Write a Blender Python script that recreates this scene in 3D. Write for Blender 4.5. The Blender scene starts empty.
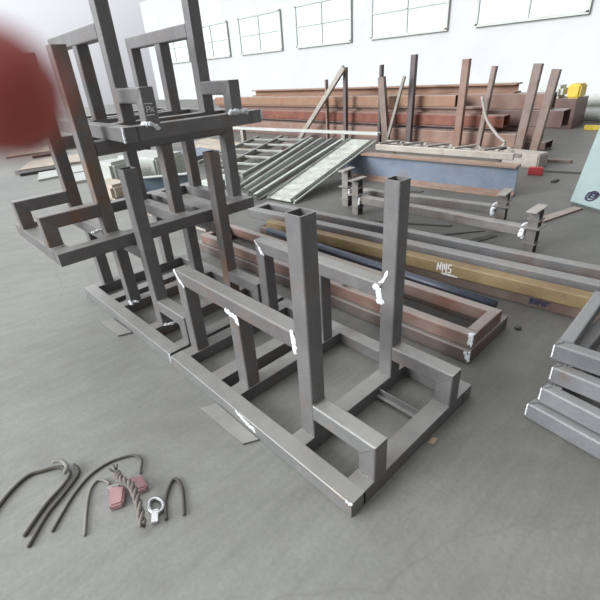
import bpy, bmesh, math, random
from mathutils import Vector, Matrix
random.seed(7)
COL = bpy.context.scene.collection
PI = math.pi

# ---------------------------------------------------------------- materials
def new_mat(name):
    m = bpy.data.materials.new(name); m.use_nodes = True
    nt = m.node_tree; nt.nodes.clear()
    out = nt.nodes.new('ShaderNodeOutputMaterial')
    b = nt.nodes.new('ShaderNodeBsdfPrincipled')
    nt.links.new(b.outputs[0], out.inputs[0])
    return m, nt, b

def noise(nt, vec, scale, detail=4, rough=.6, dist=0):
    n = nt.nodes.new('ShaderNodeTexNoise')
    n.inputs['Scale'].default_value = scale; n.inputs['Detail'].default_value = detail
    n.inputs['Roughness'].default_value = rough; n.inputs['Distortion'].default_value = dist
    nt.links.new(vec, n.inputs['Vector'])
    return n.outputs['Fac']

def ramp(nt, fac, stops):
    r = nt.nodes.new('ShaderNodeValToRGB')
    el = r.color_ramp.elements
    while len(el) < len(stops): el.new(.5)
    for e, (p, c) in zip(el, stops):
        e.position = p; e.color = (c[0], c[1], c[2], 1) if not isinstance(c, (int, float)) else (c, c, c, 1)
    nt.links.new(fac, r.inputs[0])
    return r.outputs[0]

def mix(nt, fac, a, b, mode='MIX'):
    n = nt.nodes.new('ShaderNodeMix'); n.data_type = 'RGBA'; n.blend_type = mode
    for s, v in ((0, fac), (6, a), (7, b)):
        if isinstance(v, (int, float)): n.inputs[s].default_value = v
        elif isinstance(v, tuple): n.inputs[s].default_value = (*v, 1)
        else: nt.links.new(v, n.inputs[s])
    return n.outputs[2]

def obj_coords(nt, scale=(1, 1, 1)):
    tc = nt.nodes.new('ShaderNodeTexCoord'); oi = nt.nodes.new('ShaderNodeObjectInfo')
    mul = nt.nodes.new('ShaderNodeMath'); mul.operation = 'MULTIPLY'; mul.inputs[1].default_value = 37.0
    nt.links.new(oi.outputs['Random'], mul.inputs[0])
    add = nt.nodes.new('ShaderNodeVectorMath'); add.operation = 'ADD'
    mp = nt.nodes.new('ShaderNodeMapping'); mp.inputs['Scale'].default_value = scale
    nt.links.new(tc.outputs['Object'], mp.inputs['Vector'])
    nt.links.new(mp.outputs[0], add.inputs[0]); nt.links.new(mul.outputs[0], add.inputs[1])
    return add.outputs[0], oi.outputs['Random']

def bump(nt, b, h, strength=.2, dist=.002):
    n = nt.nodes.new('ShaderNodeBump'); n.inputs['Strength'].default_value = strength
    n.inputs['Distance'].default_value = dist
    nt.links.new(h, n.inputs['Height']); nt.links.new(n.outputs[0], b.inputs['Normal'])

def steel(name, c1, c2, rust=(.20, .085, .035), amount=.25, rough=.45, metal=.28, var=.2, top_tint=0):
    m, nt, b = new_mat(name)
    v, rnd = obj_coords(nt)
    base = ramp(nt, noise(nt, v, 5, 6), [(.3, c1), (.7, c2)])
    # each length of steel is a little lighter or darker than the next
    vr = nt.nodes.new('ShaderNodeMapRange'); vr.inputs[3].default_value = 1 - var; vr.inputs[4].default_value = 1 + var
    nt.links.new(rnd, vr.inputs[0])
    base = mix(nt, 1.0, base, vr.outputs[0], 'MULTIPLY')
    f = ramp(nt, noise(nt, v, 3.1, 7, .65), [(.66 - amount * .5, 0), (.80 - amount * .35, 1)])
    f2 = nt.nodes.new('ShaderNodeMath'); f2.operation = 'MULTIPLY'; f2.inputs[1].default_value = .75
    nt.links.new(f, f2.inputs[0])
    c = mix(nt, f2.outputs[0], base, rust)
    sp = ramp(nt, noise(nt, v, 60, 3), [(.35, .92), (.7, 1.06)])
    c = mix(nt, 1.0, c, sp, 'MULTIPLY')
    if top_tint:   # paler grey mixed in on upward-facing sides, patchy by noise
        ge = nt.nodes.new('ShaderNodeNewGeometry'); sp_ = nt.nodes.new('ShaderNodeSeparateXYZ')
        nt.links.new(ge.outputs['Normal'], sp_.inputs[0])
        k = nt.nodes.new('ShaderNodeMapRange'); k.inputs[1].default_value = .55; k.inputs[2].default_value = .9; k.inputs[4].default_value = top_tint
        nt.links.new(sp_.outputs[2], k.inputs[0])
        kk = nt.nodes.new('ShaderNodeMath'); kk.operation = 'MULTIPLY'
        nt.links.new(k.outputs[0], kk.inputs[0]); nt.links.new(ramp(nt, noise(nt, v, 9, 5), [(.3, .75), (.6, 1.0)]), kk.inputs[1])
        c = mix(nt, kk.outputs[0], c, (.40, .395, .36))
    nt.links.new(c, b.inputs['Base Color'])
    b.inputs['Metallic'].default_value = metal
    rr = ramp(nt, noise(nt, v, 12, 4), [(.3, rough - .08), (.7, rough + .12)])
    nt.links.new(rr, b.inputs['Roughness'])
    bump(nt, b, noise(nt, v, 70, 4), .05, .001)
    return m

def plain(name, c, rough=.6, metal=0, var=.15, scale=8, spec=None):
    m, nt, b = new_mat(name)
    v, rnd = obj_coords(nt)
    a = tuple(x * (1 - var) for x in c); d = tuple(min(1, x * (1 + var)) for x in c)
    nt.links.new(ramp(nt, noise(nt, v, scale, 5), [(.3, a), (.7, d)]), b.inputs['Base Color'])
    b.inputs['Roughness'].default_value = rough; b.inputs['Metallic'].default_value = metal
    if spec is not None: b.inputs['Specular IOR Level'].default_value = spec
    bump(nt, b, noise(nt, v, 40, 3), .15, .003)
    return m

M = {}
M['stand'] = steel('mill_steel', (.150, .145, .148), (.205, .198, .196), rust=(.19, .135, .105), amount=.26, var=.10, top_tint=.62)
M['stand_rusty'] = steel('mill_steel_rust', (.15, .14, .14), (.20, .185, .18), rust=(.26, .125, .055), amount=.33, var=.1, top_tint=.5)
M['stand_pale'] = steel('mill_steel_pale', (.18, .178, .178), (.23, .228, .225), rust=(.30, .19, .12), amount=.18, var=.08, top_tint=.75)
M['frame'] = steel('frame_steel', (.16, .135, .125), (.22, .19, .17), rust=(.18, .10, .075), amount=.4, top_tint=.5)
M['frame_red'] = steel('frame_steel_primer', (.19, .13, .11), (.25, .18, .155), rust=(.22, .10, .07), amount=.45, metal=.1, top_tint=.5)
M['frame_clean'] = steel('frame_steel_clean', (.15, .152, .16), (.20, .20, .205), amount=.08, top_tint=.4)
M['long'] = steel('long_tube_steel', (.135, .135, .14), (.19, .185, .18), rust=(.19, .13, .10), amount=.3, top_tint=.45)
M['yellow'] = steel('yellow_rust_steel', (.23, .165, .075), (.30, .225, .12), rust=(.20, .13, .08), amount=.4, metal=.05, var=.05)
M['brown'] = steel('brown_rust_steel', (.14, .10, .085), (.19, .14, .12), rust=(.13, .08, .06), amount=.3, metal=.1)
M['pipe'] = plain('dark_pipe', (.055, .063, .085), .4, .3)
M['hbeam'] = steel('h_beam_steel', (.19, .175, .16), (.27, .255, .235), rust=(.20, .13, .09), amount=.3, metal=.2, top_tint=.4)
M['bluebeam'] = steel('blue_grey_beam', (.15, .185, .25), (.21, .245, .30), rust=(.22, .17, .14), amount=.18, metal=.05, var=.02)
M['orange'] = steel('orange_flange', (.25, .17, .125), (.33, .235, .18), rust=(.27, .14, .09), amount=.4, metal=0)
M['galv_dull'] = steel('galvanized_dull', (.25, .26, .235), (.36, .375, .34), rust=(.22, .18, .14), amount=.35, metal=.2)
M['galv'] = steel('galvanized', (.42, .46, .41), (.54, .58, .52), rust=(.30, .27, .22), amount=.15, metal=.25)
M['truss'] = steel('truss_angle', (.30, .27, .235), (.40, .37, .33), rust=(.26, .18, .13), amount=.2, metal=.1)
M['rust_tan'] = steel('rust_tan', (.21, .125, .095), (.28, .18, .14), rust=(.22, .10, .065), amount=.4, top_tint=.5, metal=0, var=.1)
M['rust_orange'] = steel('rust_orange', (.25, .14, .085), (.32, .19, .125), rust=(.28, .12, .06), amount=.4, top_tint=.5, metal=0, var=.1)
M['rust_red'] = steel('rust_red', (.14, .036, .022), (.19, .06, .038), rust=(.26, .095, .05), amount=.4, top_tint=.5, metal=0, var=.1)
M['rust_mauve'] = steel('rust_mauve', (.13, .075, .065), (.19, .12, .105), rust=(.16, .08, .06), amount=.3, top_tint=.5, metal=0, var=.1)
M['upright'] = steel('rack_upright_paint', (.20, .145, .12), (.27, .20, .17), amount=.2, metal=.05)
M['upright_dark'] = steel('rack_upright_dark', (.10, .075, .075), (.14, .11, .11), amount=.2, metal=.05)
M['weld'] = plain('white_weld_slag', (.80, .82, .84), .45, .1, .08, 40)
M['chalk'] = plain('chalk_marking', (.75, .76, .76), .8, 0, .1, 80)
M['ink'] = plain('dark_marking', (.05, .045, .08), .8, 0, .2, 80)
def tray_material():
    m, nt, b = new_mat('perforated_galvanized')
    v, rnd = obj_coords(nt)
    vo = nt.nodes.new('ShaderNodeTexVoronoi'); vo.inputs['Scale'].default_value = 22; vo.inputs['Randomness'].default_value = .25
    nt.links.new(v, vo.inputs['Vector'])
    c = ramp(nt, vo.outputs['Distance'], [(.20, (.24, .25, .22)), (.32, (.60, .63, .56))])
    c = mix(nt, 1.0, c, ramp(nt, noise(nt, v, 6, 5), [(.3, .75), (.7, 1.1)]), 'MULTIPLY')
    nt.links.new(c, b.inputs['Base Color']); b.inputs['Roughness'].default_value = .5; b.inputs['Metallic'].default_value = .2
    return m
M['tray'] = tray_material()
M['white'] = plain('white_board', (.52, .54, .50), .7, 0, .10, 3)
M['panel'] = plain('pale_green_panel', (.26, .33, .32), .55, 0, .08, 3)
M['board'] = plain('tan_board', (.50, .43, .35), .8, 0, .2, 4)
M['tanpole'] = plain('tan_tube', (.50, .41, .31), .6, 0, .2, 4)
M['dark'] = plain('dark_scrap', (.08, .075, .07), .7, 0, .3)
M['blue'] = plain('blue_steel', (.18, .24, .30), .5, .1, .1)
M['concrete'] = plain('concrete_block', (.42, .37, .33), .85, 0, .15, 12)
M['redpaint'] = plain('red_paint', (.40, .05, .05), .5)
M['yellowpaint'] = plain('yellow_paint', (.62, .45, .05), .5)
M['cable'] = plain('cable_rubber', (.10, .09, .075), .7)
M['cable_pale'] = plain('cable_pale', (.25, .24, .21), .7)
M['rope'] = plain('rope_braid', (.20, .18, .155), .85, 0, .35, 60)
M['pink'] = plain('pink_pad', (.42, .25, .25), .75, 0, .1, 20)
M['palegrey'] = plain('pale_edge', (.60, .58, .54), .75)
M['chrome'] = plain('bare_metal', (.6, .6, .6), .25, .9)
M['chip'] = plain('orange_chip', (.46, .33, .22), .8)
M['wall'] = plain('wall_plaster', (.56, .57, .57), .8, 0, .05, .6)
M['glass'] = plain('window_glass', (.70, .76, .80), .15, 0, .02)

def floor_material():
    m, nt, b = new_mat('dusty_concrete_floor')
    tc = nt.nodes.new('ShaderNodeTexCoord'); v = tc.outputs['Object']
    big = noise(nt, v, .55, 5, .6, .6)
    c = ramp(nt, big, [(.25, (.212, .212, .190)), (.75, (.300, .302, .270))])
    # swirling broom marks in the dust
    mp = nt.nodes.new('ShaderNodeMapping'); mp.inputs['Scale'].default_value = (1, 1, 1)
    mp.inputs['Rotation'].default_value = (0, 0, .5)
    nt.links.new(v, mp.inputs[0])
    w = nt.nodes.new('ShaderNodeTexWave'); w.wave_type = 'BANDS'; w.inputs['Scale'].default_value = 1.5
    w.inputs['Distortion'].default_value = 10; w.inputs['Detail'].default_value = 4
    w.inputs['Detail Scale'].default_value = 1.1; w.inputs['Detail Roughness'].default_value = .6
    nt.links.new(mp.outputs[0], w.inputs[0])
    c = mix(nt, 1.0, c, ramp(nt, w.outputs['Fac'], [(0, .97), (1, 1.02)]), 'MULTIPLY')
    mp2 = nt.nodes.new('ShaderNodeMapping'); mp2.inputs['Scale'].default_value = (8, 1.0, 1)
    mp2.inputs['Rotation'].default_value = (0, 0, .9)
    nt.links.new(v, mp2.inputs[0])
    c = mix(nt, 1.0, c, ramp(nt, noise(nt, mp2.outputs[0], 2.2, 6, .7, .8), [(.3, .89), (.7, 1.08)]), 'MULTIPLY')
    c = mix(nt, 1.0, c, ramp(nt, noise(nt, v, 45, 5, .7), [(.3, .88), (.7, 1.10)]), 'MULTIPLY')
    # darker stains
    st = ramp(nt, noise(nt, v, 1.7, 5, .65, 1.2), [(.52, 0), (.74, .55)])
    c = mix(nt, st, c, (.19, .185, .175))
    # darker towards the right and back, paler at left, border broken by noise
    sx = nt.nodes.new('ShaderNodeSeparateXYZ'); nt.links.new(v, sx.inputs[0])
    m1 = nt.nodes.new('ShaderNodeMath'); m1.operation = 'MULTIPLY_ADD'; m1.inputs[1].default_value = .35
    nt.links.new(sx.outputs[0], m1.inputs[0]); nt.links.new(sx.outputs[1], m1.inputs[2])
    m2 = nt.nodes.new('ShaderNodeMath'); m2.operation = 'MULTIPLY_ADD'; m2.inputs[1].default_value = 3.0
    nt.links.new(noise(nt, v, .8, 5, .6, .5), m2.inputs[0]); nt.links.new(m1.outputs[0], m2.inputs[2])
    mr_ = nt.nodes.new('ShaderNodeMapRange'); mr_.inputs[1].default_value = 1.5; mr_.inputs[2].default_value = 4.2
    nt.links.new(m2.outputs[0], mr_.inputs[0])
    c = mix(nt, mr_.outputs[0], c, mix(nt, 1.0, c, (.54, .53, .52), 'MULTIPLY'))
    # thin dark scratches / cracks
    vo = nt.nodes.new('ShaderNodeTexVoronoi'); vo.feature = 'DISTANCE_TO_EDGE'; vo.inputs['Scale'].default_value = .33
    ns = nt.nodes.new('ShaderNodeTexNoise'); ns.inputs['Scale'].default_value = 3
    nt.links.new(v, ns.inputs[0])
    vv = nt.nodes.new('ShaderNodeVectorMath'); vv.operation = 'ADD'
    sc = nt.nodes.new('ShaderNodeVectorMath'); sc.operation = 'SCALE'; sc.inputs[3].default_value = .25
    nt.links.new(ns.outputs['Color'], sc.inputs[0])
    nt.links.new(v, vv.inputs[0]); nt.links.new(sc.outputs[0], vv.inputs[1]); nt.links.new(vv.outputs[0], vo.inputs['Vector'])
    c = mix(nt, ramp(nt, vo.outputs['Distance'], [(0, .28), (.004, 0)]), c, (.14, .135, .13))
    nt.links.new(c, b.inputs['Base Color'])
    b.inputs['Roughness'].default_value = .55
    bump(nt, b, noise(nt, v, 30, 6, .7), .25, .004)
    return m
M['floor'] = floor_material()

# ---------------------------------------------------------------- object helpers
def link(name, me, mat, parent=None):
    o = bpy.data.objects.new(name, me); COL.objects.link(o)
    if mat: me.materials.append(M[mat] if isinstance(mat, str) else mat)
    if parent: o.parent = parent
    return o

def finish(name, bm, mat, parent=None, smooth=False):
    bmesh.ops.remove_doubles(bm, verts=bm.verts, dist=1e-6)
    bmesh.ops.recalc_face_normals(bm, faces=bm.faces)
    me = bpy.data.meshes.new(name); bm.to_mesh(me); bm.free()
    if smooth:
        for f in me.polygons: f.use_smooth = True
    return link(name, me, mat, parent)

def thing(name, label, cat, loc=(0, 0, 0), rotz=0, group=None):
    o = bpy.data.objects.new(name, None); COL.objects.link(o)
    o.location = loc; o.rotation_euler = (0, 0, rotz); o.empty_display_size = .1
    tag(o, label, cat, group); return o

def tag(o, label, cat, group=None):
    o['label'] = label; o['category'] = cat
    if group: o['group'] = group
    return o

def struct(o): o['kind'] = 'structure'; return o

def rounded(w, h, r, seg=3):
    pts = []
    for cx, cy, a0 in ((w/2-r, h/2-r, 0), (-w/2+r, h/2-r, 90), (-w/2+r, -h/2+r, 180), (w/2-r, -h/2+r, 270)):
        for k in range(seg + 1):
            a = math.radians(a0 + 90 * k / seg)
            pts.append((cx + r*math.cos(a), cy + r*math.sin(a)))
    return pts

def basis(p0, p1, up):
    d = (p1 - p0).normalized(); up = Vector(up)
    if abs(d.dot(up)) > .98: up = Vector((0, 1, 0)) if abs(d.z) > .9 else Vector((0, 0, 1))
    s = d.cross(up).normalized(); u = s.cross(d).normalized()
    return d, s, u

def add_tube(bm, p0, p1, w=.1, h=.1, up=(0, 0, 1), hollow=(0, 0), m0=0, m1=0, r=.010, wall=.007, ms=(0, 0)):
    """rectangular hollow section from p0 to p1; m0/m1 mitre along the up axis, ms along the side axis"""
    p0, p1 = Vector(p0), Vector(p1); d, s, u = basis(p0, p1, up)
    prof = rounded(w, h, r); inner = rounded(w - 2*wall, h - 2*wall, max(.002, r - wall*.6))
    def ring(p, pr, m, mm): return [bm.verts.new(p + s*a + u*b + d*(m*b + mm*a)) for a, b in pr]
    A, B = ring(p0, prof, m0, ms[0]), ring(p1, prof, m1, ms[1]); n = len(prof)
    for i in range(n): bm.faces.new((A[i], A[(i+1) % n], B[(i+1) % n], B[i]))
    dep = min(.25, (p1-p0).length*.45)
    for R, P, hl, sg, m, mm in ((A, p0, hollow[0], 1, m0, ms[0]), (B, p1, hollow[1], -1, m1, ms[1])):
        if not hl: bm.faces.new(R); continue
        I = ring(P, inner, m, mm); J = ring(P + d*sg*dep, inner, 0, 0)
        for i in range(n):
            j = (i+1) % n
            bm.faces.new((R[i], R[j], I[j], I[i])); bm.faces.new((I[i], I[j], J[j], J[i]))
        bm.faces.new(J)
    return bm

def tube(name, mat, parent, p0, p1, w=.1, h=.1, **k):
    bm = bmesh.new(); add_tube(bm, p0, p1, w, h, **k)
    return finish(name, bm, mat, parent)

def add_box(bm, c, s, rot=None, bev=0):
    r = bmesh.ops.create_cube(bm, size=1)
    mt = Matrix.Translation(Vector(c)) @ (rot or Matrix.Identity(4)) @ Matrix.Diagonal((*s, 1))
    bmesh.ops.transform(bm, matrix=mt, verts=r['verts'])
    if bev:
        es = list({e for v in r['verts'] for e in v.link_edges})
        bmesh.ops.bevel(bm, geom=es, offset=bev, segments=2, affect='EDGES')

def box(name, mat, parent, c, s, rotz=0, rot=None, bev=.003):
    bm = bmesh.new(); add_box(bm, c, s, rot or Matrix.Rotation(rotz, 4, 'Z'), bev)
    return finish(name, bm, mat, parent)

def add_prism(bm, poly, p0, p1, up=(0, 0, 1)):
    """extrude a closed 2D outline (side, up) from p0 to p1"""
    p0, p1 = Vector(p0), Vector(p1); d, s, u = basis(p0, p1, up)
    A = [bm.verts.new(p0 + s*a + u*b) for a, b in poly]; B = [bm.verts.new(p1 + s*a + u*b) for a, b in poly]
    n = len(poly)
    for i in range(n): bm.faces.new((A[i], A[(i+1) % n], B[(i+1) % n], B[i]))
    bm.faces.new(A); bm.faces.new(B)

def i_poly(w, h, tf, tw):
    a, b, c = w/2, h/2, tw/2
    return [(-a, -b), (a, -b), (a, -b+tf), (c, -b+tf), (c, b-tf), (a, b-tf), (a, b), (-a, b), (-a, b-tf), (-c, b-tf), (-c, -b+tf), (-a, -b+tf)]

def c_poly(w, h, t):       # channel open on the +side
    a, b = w/2, h/2
    return [(-a, -b), (a, -b), (a, -b+t), (-a+t, -b+t), (-a+t, b-t), (a, b-t), (a, b), (-a, b)]

def l_poly(w, h, t):
    a, b = w/2, h/2
    return [(-a, -b), (a, -b), (a, -b+t), (-a+t, -b+t), (-a+t, b), (-a, b)]

def u_poly(w, h, t):       # tray, open upwards
    a, b = w/2, h/2
    return [(-a, -b), (a, -b), (a, b), (a-t, b), (a-t, -b+t), (-a+t, -b+t), (-a+t, b), (-a, b)]

def prism(name, mat, parent, poly, p0, p1, up=(0, 0, 1)):
    bm = bmesh.new(); add_prism(bm, poly, p0, p1, up); return finish(name, bm, mat, parent)

def add_path(bm, pts, r, seg=8, sub=5):
    P = [Vector(p) for p in pts]; out = []
    for i in range(len(P) - 1):
        a = P[max(i-1, 0)]; b = P[i]; c = P[i+1]; d = P[min(i+2, len(P)-1)]
        for k in range(sub):
            t = k/sub
            out.append(.5*((2*b) + (c-a)*t + (2*a-5*b+4*c-d)*t*t + (3*b-a-3*c+d)*t**3))
    out.append(P[-1]); rings = []
    for i, q in enumerate(out):
        d = (out[min(i+1, len(out)-1)] - out[max(i-1, 0)]).normalized()
        s = d.cross(Vector((0, 0, 1)))
        s = s.normalized() if s.length > 1e-3 else Vector((1, 0, 0)); u = s.cross(d)
        rr = r[0] + (r[1]-r[0])*i/(len(out)-1) if isinstance(r, tuple) else r
        rings.append([bm.verts.new(q + s*rr*math.cos(2*PI*k/seg) + u*rr*math.sin(2*PI*k/seg)) for k in range(seg)])
    for A, B in zip(rings, rings[1:]):
        for k in range(seg): bm.faces.new((A[k], A[(k+1) % seg], B[(k+1) % seg], B[k]))
    bm.faces.new(rings[0]); bm.faces.new(rings[-1])

def path(name, mat, parent, pts, r, seg=8, sub=5):
    bm = bmesh.new(); add_path(bm, pts, r, seg, sub); return finish(name, bm, mat, parent, True)

def weld(parent, pts, r=.009, seed=0, name='weld_splash', mat='weld', n=None, nrm=None):
    """irregular patch of slag following a polyline, flattened against the face whose normal is nrm"""
    rnd = random.Random(seed); bm = bmesh.new()
    P = [Vector(p) for p in pts]; L_ = sum((b-a).length for a, b in zip(P, P[1:])); n = n or max(5, int(L_/(r*.13)))
    if nrm: nn = Vector(nrm).normalized()
    for i in range(n):
        t = (i + .5)/n*(len(P)-1); k = min(int(t), len(P)-2); q = P[k].lerp(P[k+1], t-k)
        rr = r*rnd.uniform(.35, .85)
        ret = bmesh.ops.create_icosphere(bm, subdivisions=1 if r < .007 else 2, radius=rr)
        off = Vector([rnd.uniform(-1, 1)*r*.6 for _ in range(3)])
        for v in ret['verts']:
            c = v.co*rnd.uniform(.85, 1.15) + off
            if nrm: c -= nn*c.dot(nn)*.85
            v.co = c + q
    return finish(name, bm, mat, parent, True)

def strokes(parent, origin, ux, uy, lines, size, mat='chalk', thick=.006, nrm=None, name='chalk_writing', lift=.0008):
    """hand-drawn strokes lying on a face: lines = list of polylines in unit space"""
    o, ux, uy = Vector(origin), Vector(ux).normalized(), Vector(uy).normalized()
    nn = ux.cross(uy); bm = bmesh.new()
    for ln in lines:
        for a, b in zip(ln, ln[1:]):
            A = o + ux*a[0]*size + uy*a[1]*size; B = o + ux*b[0]*size + uy*b[1]*size
            if (B-A).length < 1e-6: continue
            d = (B-A).normalized(); s = d.cross(nn)*thick/2; e = d*thick*.35
            q = [A-s-e, A+s-e, B+s+e, B-s+e]
            lo = [bm.verts.new(p + nn*.0001) for p in q]; hi = [bm.verts.new(p + nn*lift) for p in q]
            bm.faces.new(hi); bm.faces.new(lo)
            for i in range(4): bm.faces.new((lo[i], lo[(i+1) % 4], hi[(i+1) % 4], hi[i]))
    return finish(name, bm, mat, parent)

# ---------------------------------------------------------------- the steel stands
L, W, H0, T = 1.6455, 1.0897, .0899, .1
YI, YR, PW, PX = .164, .8292, .095, .0966
HT, HA = 1.2807, .307
g_parts = {}
def make_stand(label, loc, rotz, HB, mats=None, rusty=(), brace=False, seed=0, welds=True, plates=()):
    g = thing('steel_stand', label, 'steel stand', loc, rotz, 'welded square tube stands')
    mt = lambda key: ('stand_rusty' if key in rusty else ('stand_pale' if key in (mats or ()) else 'stand'))
    hz = H0/2; pr = {}
    pr['rail_l'] = tube('side_rail', mt('rail_l'), g, (-L, T/2, hz), (0, T/2, hz), T, H0, hollow=(1, 0), wall=.005, r=.006)
    pr['rail_r'] = tube('side_rail', mt('rail_r'), g, (-L, W-T/2, hz), (0, W-T/2, hz), T, H0, hollow=(1, 0), wall=.005, r=.006)
    for x0, x1, k in ((-.1047, 0, 'end'), (-.4937, -.3902, 'c1'), (-1.0577, -.9533, 'c2'), (-1.2694, -1.1587, 'c3'), (-L, -L+.1079, 'end2')):
        nm = 'end_rail' if k.startswith('end') else 'cross_member'
        pr[k] = tube(nm, mt(k), g, ((x0+x1)/2, T-.012, hz-.0004), ((x0+x1)/2, W-T+.012, hz-.0004), abs(x1-x0), H0, r=.004)
    hp = HA - PW
    for yi, sd in ((YI, 'l'), (YR, 'r')):
        yc = yi + PW/2; xp = -.4877 + PX/2
        pr['tall_'+sd] = tube('tall_post', mt('tall_'+sd), g, (xp, yc, H0), (xp, yc, HT), PX, PW, up=(0, 1, 0), hollow=(0, 1))
        # arm with mitred end turning down into the stub
        pr['arm_'+sd] = tube('arm', mt('arm_'+sd), g, (-.4877+PX, yc, HA-PW/2), (-PX/2, yc, HA-PW/2), PW, PW, m1=PX/PW)
        pr['stub_'+sd] = tube('stub_post', mt('stub_'+sd), g, (-PX/2, yc, H0), (-PX/2, yc, HA-PX/2), PW, PX, up=(1, 0, 0), m1=1)
        # long beam held at mid height
        pr['beam_'+sd] = tube('beam', mt('beam_'+sd), g, (-L+PX/2, yc, HB-PW/2), (-.4877, yc, HB-PW/2), PW, PW, m0=-PX/PW)
        pr['end_'+sd] = tube('end_post', mt('end_'+sd), g, (-L+PX/2, yc, H0), (-L+PX/2, yc, HB-PX/2), PW, PX, up=(1, 0, 0), m1=-1)
        xm = -1.058 + PX/2
        pr['mid_'+sd] = tube('short_post', mt('mid_'+sd), g, (xm, yc, H0), (xm, yc, HB-PW), PX, PW, up=(0, 1, 0))
    if brace:
        prism('brace_angle', 'stand_pale', g, l_poly(.03, .045, .005), (-.392, .70, .05), (-.105, .70, .05))
    g_parts[g.name] = pr
    Y_ = (0, -1, 0)
    for sd, yi in (('l', YI), ('r', YR)):
        q = 'stand_pale'
        weld(pr['stub_'+sd], [(-PX, yi-.001, H0+.001), (-.002, yi-.001, H0+.001)], .005, seed+6, 'weld_bead', q)
        weld(pr['tall_'+sd], [(-.4877, yi-.001, H0+.001), (-.4877+PX, yi-.001, H0+.001)], .005, seed+7, 'weld_bead', q)
        weld(pr['mid_'+sd], [(-1.058, yi-.001, H0+.001), (-1.058+PX, yi-.001, H0+.001)], .005, seed+7, 'weld_bead', q)
        weld(pr['arm_'+sd], [(-.4877+PX+.002, yi+.004, HA+.001), (-.4877+PX+.002, yi+PW-.004, HA+.001)], .004, seed+9, 'weld_bead', q)
        # mitre seam of arm and stub
        weld(pr['stub_'+sd], [(-.003, yi-.0005, HA-.003), (-PX+.003, yi-.0005, HA-PX)], .0035, seed+3, 'weld_bead', 'stand', nrm=Y_)
    if welds:
        weld(pr['end_l'], [(-L+.003, YI-.001, HB-.003), (-L+PX*.42, YI-.001, HB-PX*.58), (-L+PX+.002, YI-.001, HB-PX-.004)], .011, seed+1, nrm=Y_)
        weld(pr['end_r'], [(-L+.003, YR-.001, HB-.003), (-L+PX+.002, YR-.001, HB-PX-.004)], .006, seed+1, 'weld_bead', nrm=Y_)
        weld(pr['end_r'], [(-L+PX*.45, YR-.001, HB-PX*.5), (-L+PX*.8, YR-.001, HB-PX*1.0)], .012, seed+12, nrm=Y_)
        weld(pr['mid_l'], [(-1.075, YI-.001, HB-PW+.004), (-1.03, YI-.001, HB-PW-.006), (-.98, YI-.001, HB-PW-.012), (-.965, YI-.001, HB-PW-.04)], .016, seed+2, nrm=Y_)
        weld(pr['mid_r'], [(-1.06, YR-.001, HB-PW+.002), (-1.02, YR-.001, HB-PW+.002)], .012, seed+22, nrm=Y_)
        weld(pr['beam_l'], [(-.500, YI-.001, HB+.002), (-.494, YI-.001, HB-.04), (-.490, YI-.001, HB-PW-.012)], .015, seed+3, nrm=Y_)
        weld(pr['beam_r'], [(-.515, YR-.001, HB-.02), (-.500, YR-.001, HB-.05), (-.505, YR-.001, HB-.075), (-.485, YR-.001, HB-PW-.02)], .022, seed+4, nrm=Y_)
        weld(pr['tall_r'], [(-.495, YR-.001, HB+.01), (-.470, YR-.001, HB+.03), (-.452, YR-.001, HB+.075)], .008, seed+5, 'weld_bead', nrm=Y_)
        weld(pr['tall_r'], [(-.451, YR-.001, HB+.060), (-.449, YR-.001, HB+.088)], .008, seed+5, 'weld_bead', nrm=Y_)
    return g

A = make_stand('welded square tube stand nearest the camera, its open tall posts standing free', (0, 0, 0), 0, .6976,
               mats=('rail_l', 'arm_l'), rusty=('beam_l', ), brace=True, seed=11)
B = make_stand('grey square tube stand on the floor directly behind the nearest stand, carrying another stand', (-L-.0283+.0, .0049, 0), math.radians(.97), .7262,
               mats=('rail_l',), rusty=('c2', 'c1', 'tall_r'), seed=31, welds=False)
C = make_stand('rust streaked stand turned sideways midway up the pile, two arms pointing left', (-3.306, -.359, .7277), -1.556, .711,
               rusty=('tall_r', 'tall_l', 'arm_r', 'stub_r', 'stub_l', 'end_l'), seed=51, welds=False)
D = make_stand('topmost stand of the pile at left, a white weld line down its near corner', (-2.046, .218, 1.440), math.radians(-1.38), .6976,
               rusty=(), seed=71, welds=False)
# splashes seen on the stacked stands
weld(D, [(.003, -.002, H0-.002), (.004, -.003, .045), (.004, -.003, .004)], .007, 5, 'weld_bead')
PD = g_parts[D.name]; PC = g_parts[C.name]; PB = g_parts[B.name]; PA = g_parts[A.name]
weld(PD['stub_l'], [(-.06, YI-.005, H0+.004), (-.01, YI-.003, H0+.004), (.006, YI+.03, H0+.005), (.008, YI+.07, H0-.03)], .013, 6)
weld(PD['stub_r'], [(.004, YR-.03, H0+.004), (.006, YR+.02, H0+.008), (.006, YR+.07, H0+.006), (.003, YR+.13, H0+.003)], .018, 7)
weld(D, [(.003, W, H0-.004), (.003, W, .03)], .008, 8, 'weld_bead')
strokes(PD['stub_l'], (.0006, YI+.012, .145), (0, 1, 0), (0, 0, 1),
        [[(0, 0), (.5, .02), (1, 0)], [(.15, .35), (.15, .9), (.6, .9), (.5, .6), (.2, .6)], [(.6, .35), (1, .75)], [(1, .35), (.65, .8)], [(0, 1.25), (.95, 1.2)]], .055, thick=.006)
weld(C, [(.004, YR+PW+.003, H0), (-PX, YR+PW+.003, H0)], .005, 9, 'weld_bead')
weld(PC['tall_r'], [(-.395, YR-.004, H0+.004), (-.33, YR+.01, H0+.003)], .012, 10)
weld(PB['mid_l'], [(-.9613+.03, YI+.05, H0+.004), (-.9613-.02, YI+.0, H0+.005), (-.9613+.035, YI-.01, H0+.003)], .012, 13)
weld(PB['tall_l'], [(-.39+.005, YI+.01, H0+.003), (-.35, YI+.06, H0+.005), (-.37, YI+.11, H0+.003)], .010, 14)
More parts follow.
